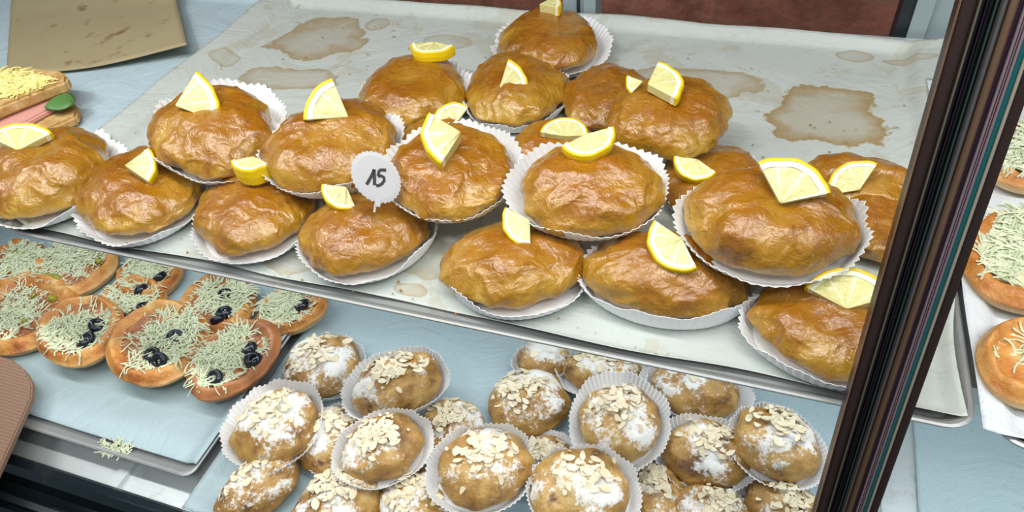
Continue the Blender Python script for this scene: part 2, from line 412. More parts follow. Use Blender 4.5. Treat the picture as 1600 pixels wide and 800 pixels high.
# main tray
tray('baking_tray', XL, XR, YF, YB, ZS, 'long grey metal baking tray carrying the glazed lemon pastries')
def rz(x, y, u, v):
    return .004 * max(0, (v - .97) / .03) + .002 * max(0, (.04 - v) / .04) * math.sin(u * 17) ** 2
lin = sheet('baking_paper', XL - .022, XR - .006, YF + .012, YB + .0, ZS, M['lining'], 'brown-stained baking paper lining the tray of glazed lemon pastries', 3, .007, .0012, 260, 160, raise_=rz, lf=lipper(XL, XR, YF, YB), skew=.035)
# object coords for stains are local: shift by rebuilding mapping
def shift_coords(mat, loc):
    t = mat.node_tree; tc = [n for n in t.nodes if n.type == 'TEX_COORD'][0]
    m = t.nodes.new('ShaderNodeVectorMath'); m.operation = 'ADD'; m.inputs[1].default_value = loc
    tos = [l.to_socket for l in t.links if l.from_node == tc]
    t.links.new(tc.outputs['Object'], m.inputs[0])
    for s in tos: t.links.new(m.outputs[0], s)
shift_coords(M['lining'], lin.location)
# left tray with pale blue paper
tray('baking_tray', XL - .62, XL - .012, YF + .0, YB, ZS, 'left baking tray lined in pale blue, holding the toast sandwich')
sheet('baking_paper', XL - .6, XL - .016, YF + .008, YB - .004, ZS + .0, M['bluepaper'], 'pale blue baking paper under the toast sandwich', 5, .003, .0008, lf=lipper(XL - .62, XL - .012, YF, YB))
# right tray with herb pizzas
xr0 = XR + .012
tray('baking_tray', xr0, xr0 + .6, at(1560, 702, ZS).y, YB - .08, ZS, 'right baking tray holding the herb topped cheese breads')
sheet('baking_paper', xr0 - .010, xr0 + .58, at(1560, 700, ZS).y + .004, YB - .09, ZS, M['whitepaper'], 'white baking paper under the herb cheese breads', 6, .006, .0012, lf=lipper(xr0, xr0 + .6, at(1560, 702, ZS).y, YB - .08))

# lower trays
pr = at(300, 750, ZL); YLF = pr.y; XLR = pr.x
print('low', XLR, YLF, YR)
tray('baking_tray', XLR - .60, XLR, YLF, YLF + .48, ZL, 'lower baking tray holding the olive and cheese mini pizzas', lip=.007, flare=.014, cr=.012)
sheet('baking_paper', XLR - .58, XLR - .002, YLF + .012, YLF + .47, ZL, M['lowpaper'], 'grey blue baking paper under the olive and cheese mini pizzas', 8, .003, .0008, lf=lipper(XLR - .6, XLR, YLF, YLF + .48, .007, .014))
xe = at(1372, 760, ZL - .01).x
tray('baking_tray', XLR + .004, xe - .0, YLF - .026, YLF + .52, ZL - .012, 'lower baking tray holding the sugared almond buns', lip=.006, flare=.012)
sheet('baking_paper', XLR + .006, xe - .01, YLF - .024, YLF + .51, ZL - .012, M['lowpaper'], 'grey blue baking paper under the sugared almond buns', 9, .003, .0008, lf=lipper(XLR + .004, xe, YLF - .026, YLF + .52, .006, .012))
xb = at(1440, 760, ZL - .01).x
box_o = sheet('paper_sheet', xb, xb + .5, YLF - .02, YLF + .5, ZL - .022, M['lowpaper'], 'empty pale blue paper sheet on the case floor, right of the post', 11, .001, .0005)

# ------------------------------------------------------------------ dough bodies
def dough_mesh(name, a, b, h, seed, mat, parent, wrinkle=1.0, nu=160, nv=84):
    def P(i, j):
        th = 2 * math.pi * i / nu; ph = -math.pi / 2 + math.pi * j / (nv - 1)
        c = max(0.0, math.cos(ph)); s = math.sin(ph)
        if ph < 0: r = c ** .68; z = .36 * h * (1 - abs(s) ** 1.15)
        else: r = c ** .76; z = .36 * h + .64 * h * s ** 1.0
        x = math.cos(th) * r; y = math.sin(th) * r
        d = V((x, y, z / a))
        k = 1 + .13 * nz(d, 1.3, seed) + .07 * nz(d, 2.8, seed + 3)
        fold = (1 - abs(nz((x + .35 * nz(d, 2, seed + 4), y + .35 * nz(d, 2, seed + 9), z / a * .6), 2.4, seed + 7)) * 2) 
        k += .06 * wrinkle * max(0, fold - .5) + .018 * nz(d, 6, seed + 2) + .008 * nz(d, 13, seed + 6)
        kz = 1 + .16 * nz(d, 1.7, seed + 11) + .05 * nz(d, 4, seed + 5) + wrinkle * .05 * max(0, fold - .6)
        if ph < 0: kz = 1 + (kz - 1) * (1 - abs(s))
        # pleats pulled in around the foot
        foot = max(0, 1 - z / (.5 * h)); k += .022 * wrinkle * foot * r * math.sin(th * 11 + 5 * nz(d, 1.5, seed))
        return V((x * a * k, y * b * k, z * kz))
    o = grid(name, P, nu, nv, mat, parent, closed_u=True)
    return o
def dough_height(a, h, x, y, b):                 # approximate surface height at local x, y
    r = min(.98, math.hypot(x / a, y / b)); c = r ** (1 / .76); return .36 * h + .64 * h * math.sqrt(max(0, 1 - c * c))
def case_mesh(a, b, seed, parent, flare=1.16, hw=.34, N=58):
    nu = N * 4; nv = 9
    def P(i, j):
        th = 2 * math.pi * i / nu; v = j / (nv - 1)
        if v < .3: rr = .88 * v / .3; zz = 0
        else:
            q = (v - .3) / .7; rr = .88 + (flare - .88) * q ** .75; zz = hw * a * q ** 1.25
        e = max(0, (v - .3) / .7)
        tri = abs(((i % 4) / 4) * 2 - 1) * 2 - 1
        rr += .022 * tri * e
        lo = nz((math.cos(th), math.sin(th), 0), 1.2, seed) ; hi = nz((math.cos(th), math.sin(th), 2), 3.1, seed)
        rr += e * (.12 * lo + .05 * hi); zz += e * e * a * (.12 * hi - .10 * lo + .012 * tri)
        zz = max(zz, .0004 * e)
        return V((math.cos(th) * rr * a, math.sin(th) * rr * b, zz))
    return grid('paper_case', P, nu, nv, M['case'], parent, .0004, closed_u=True, smooth=False)

def frame_for(p, tilt=0, rot=0, lean=0):
    """local x across the line of sight, local z up; tilt towards the viewer, lean sideways (degrees)"""
    v = V(p) - CAM; yaw = math.atan2(v.y, v.x) - math.pi / 2
    return Matrix.Rotation(yaw, 3, 'Z') @ Matrix.Rotation(math.radians(tilt), 3, 'X') @ Matrix.Rotation(math.radians(lean), 3, 'Y') @ Matrix.Rotation(math.radians(rot), 3, 'Z')
def solve(px, py, wpx, hpx, zb, hk=.62, tilt=0):
    a = .05; 
    for _ in range(5):
        c = at(px, py, zb + hk * a * .42); a = wpx / 2 * depth(c) / F
    d = (c - CAM).normalized(); el = math.asin(-d.z) + math.radians(tilt)
    s, co = math.sin(el), math.cos(el)
    want = (hpx / 2) * depth(c) / F / a * 1.0
    best = 1
    for k in range(60):
        sy = .62 + k * .01
        val = (s * sy + math.sqrt((s * sy) ** 2 + (hk * co) ** 2)) / 2
        best = sy
        if val >= want: break
    base = V((c.x, c.y, zb))
    return base, a, a * best, hk * a
BUNS = {}
def glazed(key, px, py, wpx, hpx, z, label, tilt=0, rot=0, lean=0, seed=1, case=(0, 0, 1.16, .34), hk=.70, group='glazed lemon pastries on the upper tray'):
    base, a, b, h = solve(px, py, wpx, hpx, ZS + .0045 + z, hk, tilt)
    m = frame_for(base, tilt, rot, lean)
    # turn about the body's middle so the leaning body keeps its picture place
    mid = V((0, 0, h * .42)); loc = base + mid - m @ mid
    if z == 0: loc.z = base.z
    root = empty('glazed_pastry', loc, m); tag(root, label, 'pastry', group)
    dough_mesh('dough', a, b, h, seed, M['glazed'], root)
    if case:
        c = case_mesh(a, b, seed + 20, root, case[2], case[3]); c.location = (case[0] * a, case[1] * a, -.0012)
    BUNS[key] = (root, loc, m, a, b, h)
    return root

G = [
 # key, px, py, w, h, z, tilt, rot, lean, seed, case, label
 ('p1', 68, 268, 200, 132, 0, 0, 0, 0, 1, (.04, -.02, 1.12, .26), 'glazed pastry cut by the left picture edge, in front of the toast sandwich'),
 ('p2', 218, 298, 178, 140, 0, 0, 0, 0, 2, (-.02, -.05, 1.10, .26), 'second glazed pastry of the front row from the left, small lemon wedge on top'),
 ('p4', 396, 326, 184, 132, 0, 0, 0, 0, 4, (-.02, -.06, 1.10, .24), 'glazed pastry with a split at its foot and a lemon piece showing only yellow rind'),
 ('p6', 573, 360, 200, 132, 0, 0, 0, 0, 6, (.03, -.04, 1.11, .28), 'glazed pastry in the front row directly below the round price tag'),
 ('p7', 646, 142, 162, 122, 0, 0, 0, 0, 7, (.05, 0, 1.1, .3), 'back glazed pastry topped by a yellow strip of lemon rind'),
 ('p11', 806, 138, 156, 120, 0, 0, 0, 0, 11, (-.03, -.02, 1.10, .3), 'glazed pastry with an upright lemon wedge, just in front of the rearmost pastry'),
 ('p12', 858, 64, 150, 98, 0, 0, -8, 0, 12, (.06, -.03, 1.26, .3), 'rearmost glazed pastry in a wide white paper case against the back doors'),
 ('p13', 948, 152, 140, 112, 0, 0, 0, 0, 13, None, 'rear glazed pastry half hidden behind the pastry with two lemon pieces'),
 ('p7b', 684, 222, 130, 80, 0, 0, 0, 0, 17, None, 'mostly hidden glazed pastry behind the pastry right of the price tag'),
 ('p15', 868, 228, 140, 80, 0, 0, 0, 0, 15, None, 'mostly hidden glazed pastry behind the pastry in the wide white scalloped case'),
 ('p16', 1112, 282, 150, 130, 0, 0, 0, 0, 16, (0, 0, 1.1, .3), 'glazed pastry wedged low between the two big top pastries on the right'),
 ('p17b', 1378, 352, 150, 112, 0, 0, 0, 0, 28, None, 'glazed pastry squeezed between the biggest pastry and the dark post'),
 ('p17', 1345, 290, 176, 100, 0, 0, 0, 0, 18, None, 'glazed pastry partly behind the dark post, lemon wedge leaning on its back'),
 ('p18', 806, 408, 220, 148, 0, 0, 0, 0, 8, (.03, -.07, 1.07, .24), 'front glazed pastry with pinched folds at its foot and a white gleam'),
 ('p19', 1046, 428, 256, 140, 0, 0, 0, 0, 9, (0, -.06, 1.08, .32), 'widest front glazed pastry, lemon crescent with rind facing the viewer'),
 ('p20', 1300, 508, 236, 150, 0, 0, 6, 0, 10, (-.02, -.10, 1.14, .32), 'glazed pastry nearest the viewer, cut off by the dark post'),
 ('p3', 335, 204, 186, 145, .036, 10, 8, 0, 3, (.08, .02, 1.14, .34), 'upper left glazed pastry resting on two front pastries, pleated case rising behind'),
 ('p5', 520, 226, 204, 142, .037, 9, 0, 0, 5, (0, .0, 1.08, .30), 'glazed pastry resting left of the round price tag with a big lemon wedge'),
 ('p8', 703, 266, 194, 150, .038, 10, 0, 0, 14, (.05, .05, 1.14, .34), 'glazed pastry resting right of the round price tag under a thick lemon wedge'),
 ('p14', 1042, 182, 200, 130, .034, 8, 0, 0, 19, None, 'glazed pastry with no paper case carrying two lemon pieces'),
 ('p9', 924, 294, 226, 150, .042, 12, 0, 0, 21, (-.05, .03, 1.13, .34), 'pale round glazed pastry on top of the front row, crescent lemon on its back'),
 ('p10', 1204, 342, 262, 166, .047, 14, 8, 0, 22, (.02, -.07, 1.09, .34), 'biggest glazed pastry on top of the pile at right, large torn lemon wedge'),
]
for key, px, py, ww, hh, z, tilt, rot, lean, seed, case, lab in G:
    glazed(key, px, py, ww, hh, z, lab, tilt, rot, lean, seed, case)

# ------------------------------------------------------------------ lemon wedges
def lemon(px, py, rpx, dirdeg, key, label, span=130, thick=.5, face=.5, off=0, hfac=1.0, fl=0, z=None):
    """sector of a slice; rpx radius in px; dirdeg: where the rind points in the picture; face 0 = lying flat, 1 = facing the viewer, >1 tipped over"""
    root_, loc, m, a, b, h = BUNS[key]
    # march the pixel ray onto the bun's dome
    d = ray(px, py + rpx * thick * (.5 if face > .3 else .2) + 3).normalized(); inv = m.inverted(); p = CAM + d * .3; hit = None
    for _ in range(900):
        p = p + d * .001; q = inv @ (p - loc)
        r = math.hypot(q.x / a, q.y / b)
        if r < .98 and q.z <= dough_height(a, h, q.x, q.y, b) + off: hit = p.copy(); break
    if hit is None: hit = at(px, py, loc.z + h * .9)
    view = (CAM - hit).normalized(); n = (V((0, 0, 1)) * (1 - face) + view * face).normalized()
    if face > 1: n = (view + (view - V((0, 0, 1))).normalized() * (face - 1)).normalized()
    ang = math.radians(dirdeg); sd = ROT @ V((math.cos(ang), math.sin(ang), 0))
    t = (V((0, 0, 1)) if False else sd); x = (t - n * t.dot(n))
    if x.length < .15:
        x = ROT @ V((math.cos(ang), math.sin(ang), 0)); x = x - n * x.dot(n)
    x.normalize(); y = n.cross(x)
    R = rpx * depth(hit) / F; T = R * thick
    mm = Matrix((x, y, n)).transposed()
    # wedge pivot: centre of the sector over the hit point, its lower face touching the glaze
    org = hit - x * R * .55 + n * T * .15 + V((0, 0, R * .10 * face))
    root = empty('lemon_wedge', org, mm); tag(root, label, 'lemon wedge', 'lemon wedges on the glazed pastries')
    rnd = random.Random(hash((px, py)) & 0xffff)
    seed = px * .37 + py * .11
    hs = math.radians(span / 2)
    def ring_part(name, r0, r1, mat, t0=.0, segs=28, bulge=0.0, jag=0.0):
        vs_, fs = [], []
        for k in range(segs + 1):
            th = -hs + 2 * hs * k / segs
            w0 = 1 + .04 * nz((th, seed, 0), 3, 1)
            js = jag * nz((th * 6, seed, 0), 2, 2)
            ri, ro = R * r0 * w0, R * r1 * w0
            zb, zt = t0, T - t0
            z_s = T * .10 * nz((th, seed, 5), 2, 3)
            ys = 1.0
            for (r, zz) in ((ri, zb + z_s), ((ri + ro) / 2, zb + z_s), (ro, zb + T * .08 + z_s), (ro + bulge * R, T / 2 + z_s), (ro, zt - T * .08 + z_s), ((ri + ro) / 2, zt + z_s + js * R), (ri, zt + z_s)):
                vs_.append(V((math.cos(th) * r, math.sin(th) * r * ys, zz)))
        n_ = 7
        for k in range(segs):
            for i in range(n_):
                a_, b_ = k * n_ + i, k * n_ + (i + 1) % n_; fs.append((a_, b_, b_ + n_, a_ + n_))
        fs.append(tuple(range(n_))[::-1]); fs.append(tuple(range(segs * n_, segs * n_ + n_)))
        return link(name, vs_, fs, mat, root, False)
    ring_part('rind', .93, 1.0, M['rind'], 0, bulge=.02)
    ring_part('pith', .80, .93, M['pith'], -.01 * T)
    # pulp: radial wedge with a slightly rough top
    segs, nr = 26, 8; vs_, fs = [], []
    def pt(k, j, top):
        th = -hs + 2 * hs * k / segs; rr = R * .80 * (j / nr) * (1 + .04 * nz((th, seed, 0), 3, 1))
        rr = max(rr, R * .02)
        rip = .045 * nz((math.cos(th) * rr / R * 6, math.sin(th) * rr / R * 6, seed), 1.5, 4) * T
        g = -.03 * T * (1 + math.cos(th * 8))
        z_s = T * .10 * nz((th, seed, 5), 2, 3)
        return V((math.cos(th) * rr, math.sin(th) * rr, (T * .97 + rip + g + z_s) if top else T * .03 + z_s))
    for top in (0, 1):
        for k in range(segs + 1):
            for j in range(nr + 1): vs_.append(pt(k, j, top))
    S = (segs + 1) * (nr + 1)
    idx = lambda k, j, t: t * S + k * (nr + 1) + j
    for k in range(segs):
        for j in range(nr):
            fs.append((idx(k, j, 1), idx(k, j + 1, 1), idx(k + 1, j + 1, 1), idx(k + 1, j, 1))); fs.append((idx(k + 1, j, 0), idx(k + 1, j + 1, 0), idx(k, j + 1, 0), idx(k, j, 0)))
        fs.append((idx(k, nr, 0), idx(k + 1, nr, 0), idx(k + 1, nr, 1), idx(k, nr, 1))); fs.append((idx(k + 1, 0, 0), idx(k, 0, 0), idx(k, 0, 1), idx(k + 1, 0, 1)))
    for j in range(nr):
        fs.append((idx(0, j, 0), idx(0, j + 1, 0), idx(0, j + 1, 1), idx(0, j, 1))); fs.append((idx(segs, j + 1, 0), idx(segs, j, 0), idx(segs, j, 1), idx(segs, j + 1, 1)))
    link('pulp', vs_, fs, M['pulp'], root, False)
    return root
LEM = [
 (312, 152, 62, 20, 'p3', 'lemon wedge on the upper left pastry, rind to the right', 80, .22, .8),
 (515, 160, 66, 150, 'p5', 'large lemon wedge left of the price tag on its pastry', 72, .3, .75),
 (228, 255, 44, 8, 'p2', 'small lemon wedge with rind right on the second front pastry', 80, .5, .6),
 (400, 275, 36, 265, 'p4', 'lemon piece turned so only smooth yellow rind shows', 125, .85, .05),
 (531, 305, 38, 235, 'p6', 'thick lemon wedge on the pastry below the price tag', 120, .5, .55),
 (674, 86, 38, 262, 'p7', 'lemon strip showing just yellow rind on a back pastry', 150, .45, .0),
 (700, 176, 36, 125, 'p7b', 'half lemon slice peeking out behind the thick wedge', 140, .3, .8),
 (690, 213, 60, 195, 'p8', 'thick lemon wedge with broad pith right of the price tag', 95, .5, .5),
 (803, 124, 44, 25, 'p11', 'thin upright lemon wedge with rind right, on a back pastry', 95, .15, .95),
 (862, 14, 34, 10, 'p12', 'lemon piece at the top picture edge on the rearmost pastry', 70, .45, .1),
 (990, 128, 26, 190, 'p14', 'small broken lemon scrap beside a bigger lemon wedge', 70, .4, .6),
 (1040, 133, 54, 12, 'p14', 'long lemon wedge beside a small broken scrap', 110, .3, .22),
 (884, 200, 38, 85, 'p15', 'lemon half slice peeking out behind the pale round pastry', 165, .3, .3),
 (926, 233, 44, 292, 'p9', 'crescent half slice of lemon on the pale round pastry', 165, .4, .3),
 (1080, 263, 36, 245, 'p16', 'lemon wedge low between the two big top pastries', 150, .5, .55),
 (1236, 277, 72, 62, 'p10', 'large torn lemon wedge on the biggest pastry', 105, .3, .75),
 (1326, 272, 46, 125, 'p17', 'lemon wedge leaning on the pastry behind the biggest one', 130, .25, .8),
 (808, 350, 42, 212, 'p18', 'lemon wedge on the front pastry with pinched folds', 120, .4, .75),
 (1042, 386, 52, 218, 'p19', 'lemon crescent with rind facing the viewer on the widest front pastry', 150, .4, .65),
 (1322, 444, 68, 84, 'p20', 'pale lemon slice on the nearest pastry beside the post', 130, .3, .55),
 (38, 212, 54, 95, 'p1', 'lemon slice at the left picture edge in front of the toast', 110, .25, .35),
]
for (px, py, r, dd, key, lab, span, th, face) in LEM:
    lemon(px, py, r, dd, key, lab, span, th, face)

# ------------------------------------------------------------------ price tag
pt_ = at(588, 277, ZS + .082)
view = (CAM - pt_).normalized()
xv = (ROT @ V((1, -.12, 0))); n = (view * .9 + V((.35, 0, .1))).normalized(); xv = (xv - n * xv.dot(n)).normalized(); yv = n.cross(xv)
tg = empty('price_tag', pt_, Matrix((xv, yv, n)).transposed()); tag(tg, 'round scalloped white price tag reading 15 between the pastries', 'price tag')
R = 39 * depth(pt_) / F
vs_ = []; N = 34 * 6
for zz in (-.0012, .0):
    vs_.append(V((0, 0, zz)))
    for rr in (.86, 1.0):
        for k in range(N):
            th = 2 * math.pi * k / N; q = rr * (1 + (.055 * abs(math.sin(th * 17)) if rr == 1 else 0)); e1, e2 = math.cos(th + .7) * 1.10, math.sin(th + .7) * .86; X_, Y_ = e1 * math.cos(-.7) - e2 * math.sin(-.7), e1 * math.sin(-.7) + e2 * math.cos(-.7); vs_.append(V((X_ * R * q, Y_ * R * q, zz + (.0 if rr < 1 else -.0003))))
fs = []; H = 1 + 2 * N
for t in (0, 1):
    o0 = t * H
    for k in range(N):
        k2 = (k + 1) % N
        f1 = (o0, o0 + 1 + k, o0 + 1 + k2); f2 = (o0 + 1 + k, o0 + 1 + N + k, o0 + 1 + N + k2, o0 + 1 + k2)
        fs += [f1, f2] if t else [f1[::-1], f2[::-1]]
for k in range(N):
    k2 = (k + 1) % N; fs.append((1 + N + k, 1 + N + k2, H + 1 + N + k2, H + 1 + N + k))
M['tagp'] = simple('white_tag_plastic', srgb(186, 186, 190), .35, bump=.05)
link('tag_disc', vs_, fs, M['tagp'], tg, False)
M['ink'] = simple('black_marker_ink', srgb(40, 36, 36), .5)
def stroke(pts, wd):
    vs_, fs = [], []
    # smooth the poly-line a little
    P_ = [V((x, y, 0)) for x, y in pts]
    for i, p in enumerate(P_):
        d = (P_[min(i + 1, len(P_) - 1)] - P_[max(i - 1, 0)]).normalized(); s = V((-d.y, d.x, 0)) * wd * R / 2
        vs_ += [p * R + s + V((0, 0, .0004)), p * R - s + V((0, 0, .0004))]
    for i in range(len(P_) - 1): fs.append((2 * i + 1, 2 * i + 3, 2 * i + 2, 2 * i))
    return vs_, fs
def glyph(name, strokes, wd=.11):
    av, af = [], []
    for s in strokes:
        v_, f_ = stroke(s, wd); k = len(av); av += v_; af += [tuple(i + k for i in f) for f in f_]
    return link(name, av, af, M['ink'], tg, False)
glyph('digit_one', [[(-.36, -.34), (-.26, -.12), (-.16, .14), (-.12, .30)], [(-.14, .30), (-.08, .0), (-.04, -.32)]], .13)
glyph('digit_five', [[(.36, .34), (.22, .33), (.08, .30)], [(.08, .30), (.07, .18), (.06, .06)], [(.06, .05), (.18, .09), (.30, .04), (.33, -.08), (.26, -.22), (.14, -.31), (.03, -.33)]], .12)
bm = bmesh.new(); box_bm(bm, -R * .04 + R * .1, R * .28, -R * 1.16, -R * .9, -.001, .001); box_bm(bm, R * .05, R * .12, -R * 1.4, -R * 1.1, -.0015, .0005)
from_bm('tag_clip', bm, M['tagp'], tg)

# ------------------------------------------------------------------ flake and shred toppings
def flakes(n, a, b, h, seed, parent, mat, cx=0, cy=.0, spread=.6, size=.0052, name='flaked_almonds'):
    rnd = random.Random(seed); vs_, fs = [], []
    for _ in range(n):
        for _t in range(20):
            x = rnd.gauss(cx, spread * .5); y = rnd.gauss(cy, spread * .5)
            if math.hypot(x, y) < .86: break
        X, Y = x * a, y * b; z = dough_height(a, h, X, Y, b)
        e = .002; nx = dough_height(a, h, X - e, Y, b) - dough_height(a, h, X + e, Y, b); ny = dough_height(a, h, X, Y - e, b) - dough_height(a, h, X, Y + e, b)
        nn = V((nx / (2 * e), ny / (2 * e), 1)).normalized(); nn = (nn + V((rnd.uniform(-.5, .5), rnd.uniform(-.5, .5), 0))).normalized()
        q = nn.to_track_quat('Z', 'X').to_matrix() @ Matrix.Rotation(rnd.uniform(0, 6.3), 3, 'Z')
        L = size * rnd.uniform(.55, 1.15); Wd = L * rnd.uniform(.45, .75); c = V((X, Y, z)) + nn * rnd.uniform(.0005, .0035)
        k0 = len(vs_); m = 8; cut = rnd.random() < .4
        for zz in (-.0003, .0004):
            for k in range(m):
                t = 2 * math.pi * k / m; px = math.cos(t) * L * (1.25 if k == 0 else 1); 
                if cut: px = max(px, -.2 * L)
                vs_.append(c + q @ V((px, math.sin(t) * Wd, zz + .10 * px * px / L)))
        fs.append(tuple(k0 + m + i for i in range(m))); fs.append(tuple(k0 + i for i in range(m))[::-1])
        for i in range(m): fs.append((k0 + i, k0 + (i + 1) % m, k0 + m + (i + 1) % m, k0 + m + i))
    o = link(name, vs_, fs, mat, parent, False); o['kind'] = 'stuff'; return o
def shreds(n, zf, R_, seed, mat, parent, name='grated_cheese', length=.016, wd=.0007, zr=.006, cx=0, cy=0, ry=None, sharp=.5):
    rnd = random.Random(seed); vs_, fs = [], []; ry = ry or R_
    for _ in range(n):
        r = rnd.random() ** sharp; th = rnd.uniform(0, 2 * math.pi)
        lump = .75 + .5 * nz((math.cos(th), math.sin(th), 0), 1.4, seed)
        x = cx + math.cos(th) * r * R_ * lump; y = cy + math.sin(th) * r * ry * lump
        z0 = zf(x, y) + rnd.random() * zr * (1 - r * .75)
        a = rnd.uniform(0, 2 * math.pi); cur = rnd.uniform(-1, 1) * 2.2; L = length * rnd.uniform(.4, 1.2); m = 6; pts = []
        p = V((x, y, z0)); el = rnd.uniform(-.25, .4)
        for k in range(m):
            pts.append(p.copy()); a += cur / m; p = p + V((math.cos(a), math.sin(a), el)) * L / m; el -= .16
            p.z = max(p.z, zf(p.x, p.y) + .0006)
        k0 = len(vs_); w_ = wd * rnd.uniform(.7, 1.3)
        for i, q in enumerate(pts):
            d = (pts[min(i + 1, m - 1)] - pts[max(i - 1, 0)]).normalized(); s = V((-d.y, d.x, 0)).normalized() * w_; u = V((0, 0, w_))
            vs_ += [q + s, q + u * 1.0, q - s, q - u * .8]
        for i in range(m - 1):
            for j in range(4): fs.append((k0 + i * 4 + j, k0 + i * 4 + (j + 1) % 4, k0 + (i + 1) * 4 + (j + 1) % 4, k0 + (i + 1) * 4 + j))
        fs.append((k0 + 3, k0 + 2, k0 + 1, k0)); e = k0 + (m - 1) * 4; fs.append((e, e + 1, e + 2, e + 3))
    o = link(name, vs_, fs, mat, parent, False); o['kind'] = 'stuff'; return o

# ------------------------------------------------------------------ almond buns on the lower tray
def almond(px, py, wpx, hpx, z, label, tilt=0, rot=0, lean=0, seed=1, case=(0, 0, 1.2, .4), nfl=70, fc=(0, .1), spread=.62, hk=.85):
    base, a, b, h = solve(px, py, wpx, hpx, ZL - .0075 + z, hk, tilt)
    m = frame_for(base, tilt, rot, lean); mid = V((0, 0, h * .42)); loc = base + mid - m @ mid
    if z == 0: loc.z = base.z
    root = empty('almond_bun', loc, m); tag(root, label, 'bun', 'sugared almond buns on the lower tray')
    dough_mesh('dough', a, b, h, seed + 40, M['sugar_dough'], root, .35)
    if case:
        c = case_mesh(a, b, seed + 60, root, case[2], case[3], 64); c.location = (case[0] * a, case[1] * a, -.001)
    flakes(nfl, a, b, h, seed, root, M['almond'], fc[0], fc[1], spread)
    return root
A = [
 (503, 572, 120, 98, 0, 0, 0, 1, (.05, 0, 1.1, .3), 70, (0, .3), 'almond bun nearest the pizzas, next to the brown oval olive bread'),
 (705, 672, 108, 96, 0, 0, 0, 4, None, 60, (0, .2), 'almond bun half hidden between the bun by the empty paper and the crumpled brown one'),
 (520, 690, 110, 110, 0, 0, 0, 6, (.2, 0, 1.1, .4), 60, (.3, .3), 'mostly hidden almond bun between two cased buns on the left'),
 (848, 562, 84, 62, 0, 0, 0, 10, (-.05, 0, 1.15, .4), 0, (0, 0), 'plain-topped bun just emerging below the upper tray edge'),
 (940, 580, 118, 70, 0, 0, 0, 11, (-.06, -.05, 1.2, .4), 50, (0, .2), 'almond bun behind the upright cased bun, touching the upper tray edge in view'),
 (1086, 604, 138, 92, 0, 0, 0, 12, (0, -.05, 1.2, .4), 40, (0, .4), 'almond bun with a bare front, right of the upright cased bun'),
 (825, 630, 126, 104, 0, 0, 0, 8, None, 80, (-.1, .3), 'uncased almond bun standing at the right edge of the empty paper'),
 (848, 716, 90, 70, 0, 0, 0, 16, (0, 0, 1.25, .5), 60, (0, 0), 'low almond bun peeping out between three bigger buns'),
 (1030, 770, 80, 96, 0, 0, 0, 17, (.1, .2, 1.3, .5), 70, (-.3, .3), 'shadowed almond bun with a dark patch between two cased buns at the bottom'),
 (1102, 708, 134, 106, .004, 4, 0, 13, (-.05, -.05, 1.2, .45), 40, (.1, .2), 'almond bun thickly coated in white powdered sugar'),
 (404, 764, 134, 86, 0, 0, 0, 20, None, 40, (.1, .5), 'almond bun at the bottom left corner of the bun tray, dusted lightly'),
 (528, 788, 146, 106, 0, 0, 0, 21, None, 90, (.1, .3), 'almond bun cut by the bottom edge, left of the gap under the cased bun'),
 (655, 790, 130, 110, 0, 0, 0, 22, None, 90, (0, .2), 'almond bun cut by the bottom edge beneath the crumpled brown bun'),
 (1112, 800, 122, 76, 0, 0, 0, 18, (0, 0, 1.2, .45), 60, (.1, .3), 'almond bun cut by the bottom edge below the powdered sugar bun'),
 (1226, 802, 130, 90, 0, 0, 0, 19, (-.05, 0, 1.25, .45), 80, (.1, .3), 'almond bun cut by the bottom edge below the tilted bun by the post'),
 (620, 602, 142, 96, .022, 6, 0, 2, (-.02, .03, 1.22, .45), 90, (0, .3), 'raised cased almond bun at the left edge of the empty paper'),
 (430, 668, 132, 112, .020, 8, 0, 3, (.02, .05, 1.22, .45), 80, (.1, .3), 'leftmost cased almond bun overlapping the brown oval olive bread'),
 (597, 700, 132, 98, .026, 6, 0, 5, (0, -.05, 1.22, .5), 90, (0, .3), 'cased almond bun at left centre with strongly pleated front rim'),
 (755, 728, 146, 118, .030, 8, 0, 7, (-.1, -.05, 1.2, .45), 80, (.1, .2), 'crumpled dark brown almond bun with a ragged upper rim'),
 (968, 660, 126, 126, .024, 8, 0, 9, (.0, .0, 1.25, .5), 60, (0, .2), 'upright almond bun framed all round by its white case'),
 (905, 765, 158, 128, .028, 6, 0, 15, (.08, -.05, 1.15, .4), 60, (.05, .2), 'biggest almond bun at the bottom centre with sugar patches'),
 (1212, 692, 130, 104, .026, 10, -25, 14, (.05, -.04, 1.2, .45), 60, (-.2, .5), 'tilted almond bun beside the dark post'),
]
for px, py, ww, hh, z, tilt, rot, seed, case, nfl, fc, lab in A:
    r_ = almond(px, py, ww, hh, z, lab, tilt, rot, 0, seed, case, max(nfl, 1) if nfl else 1, fc)

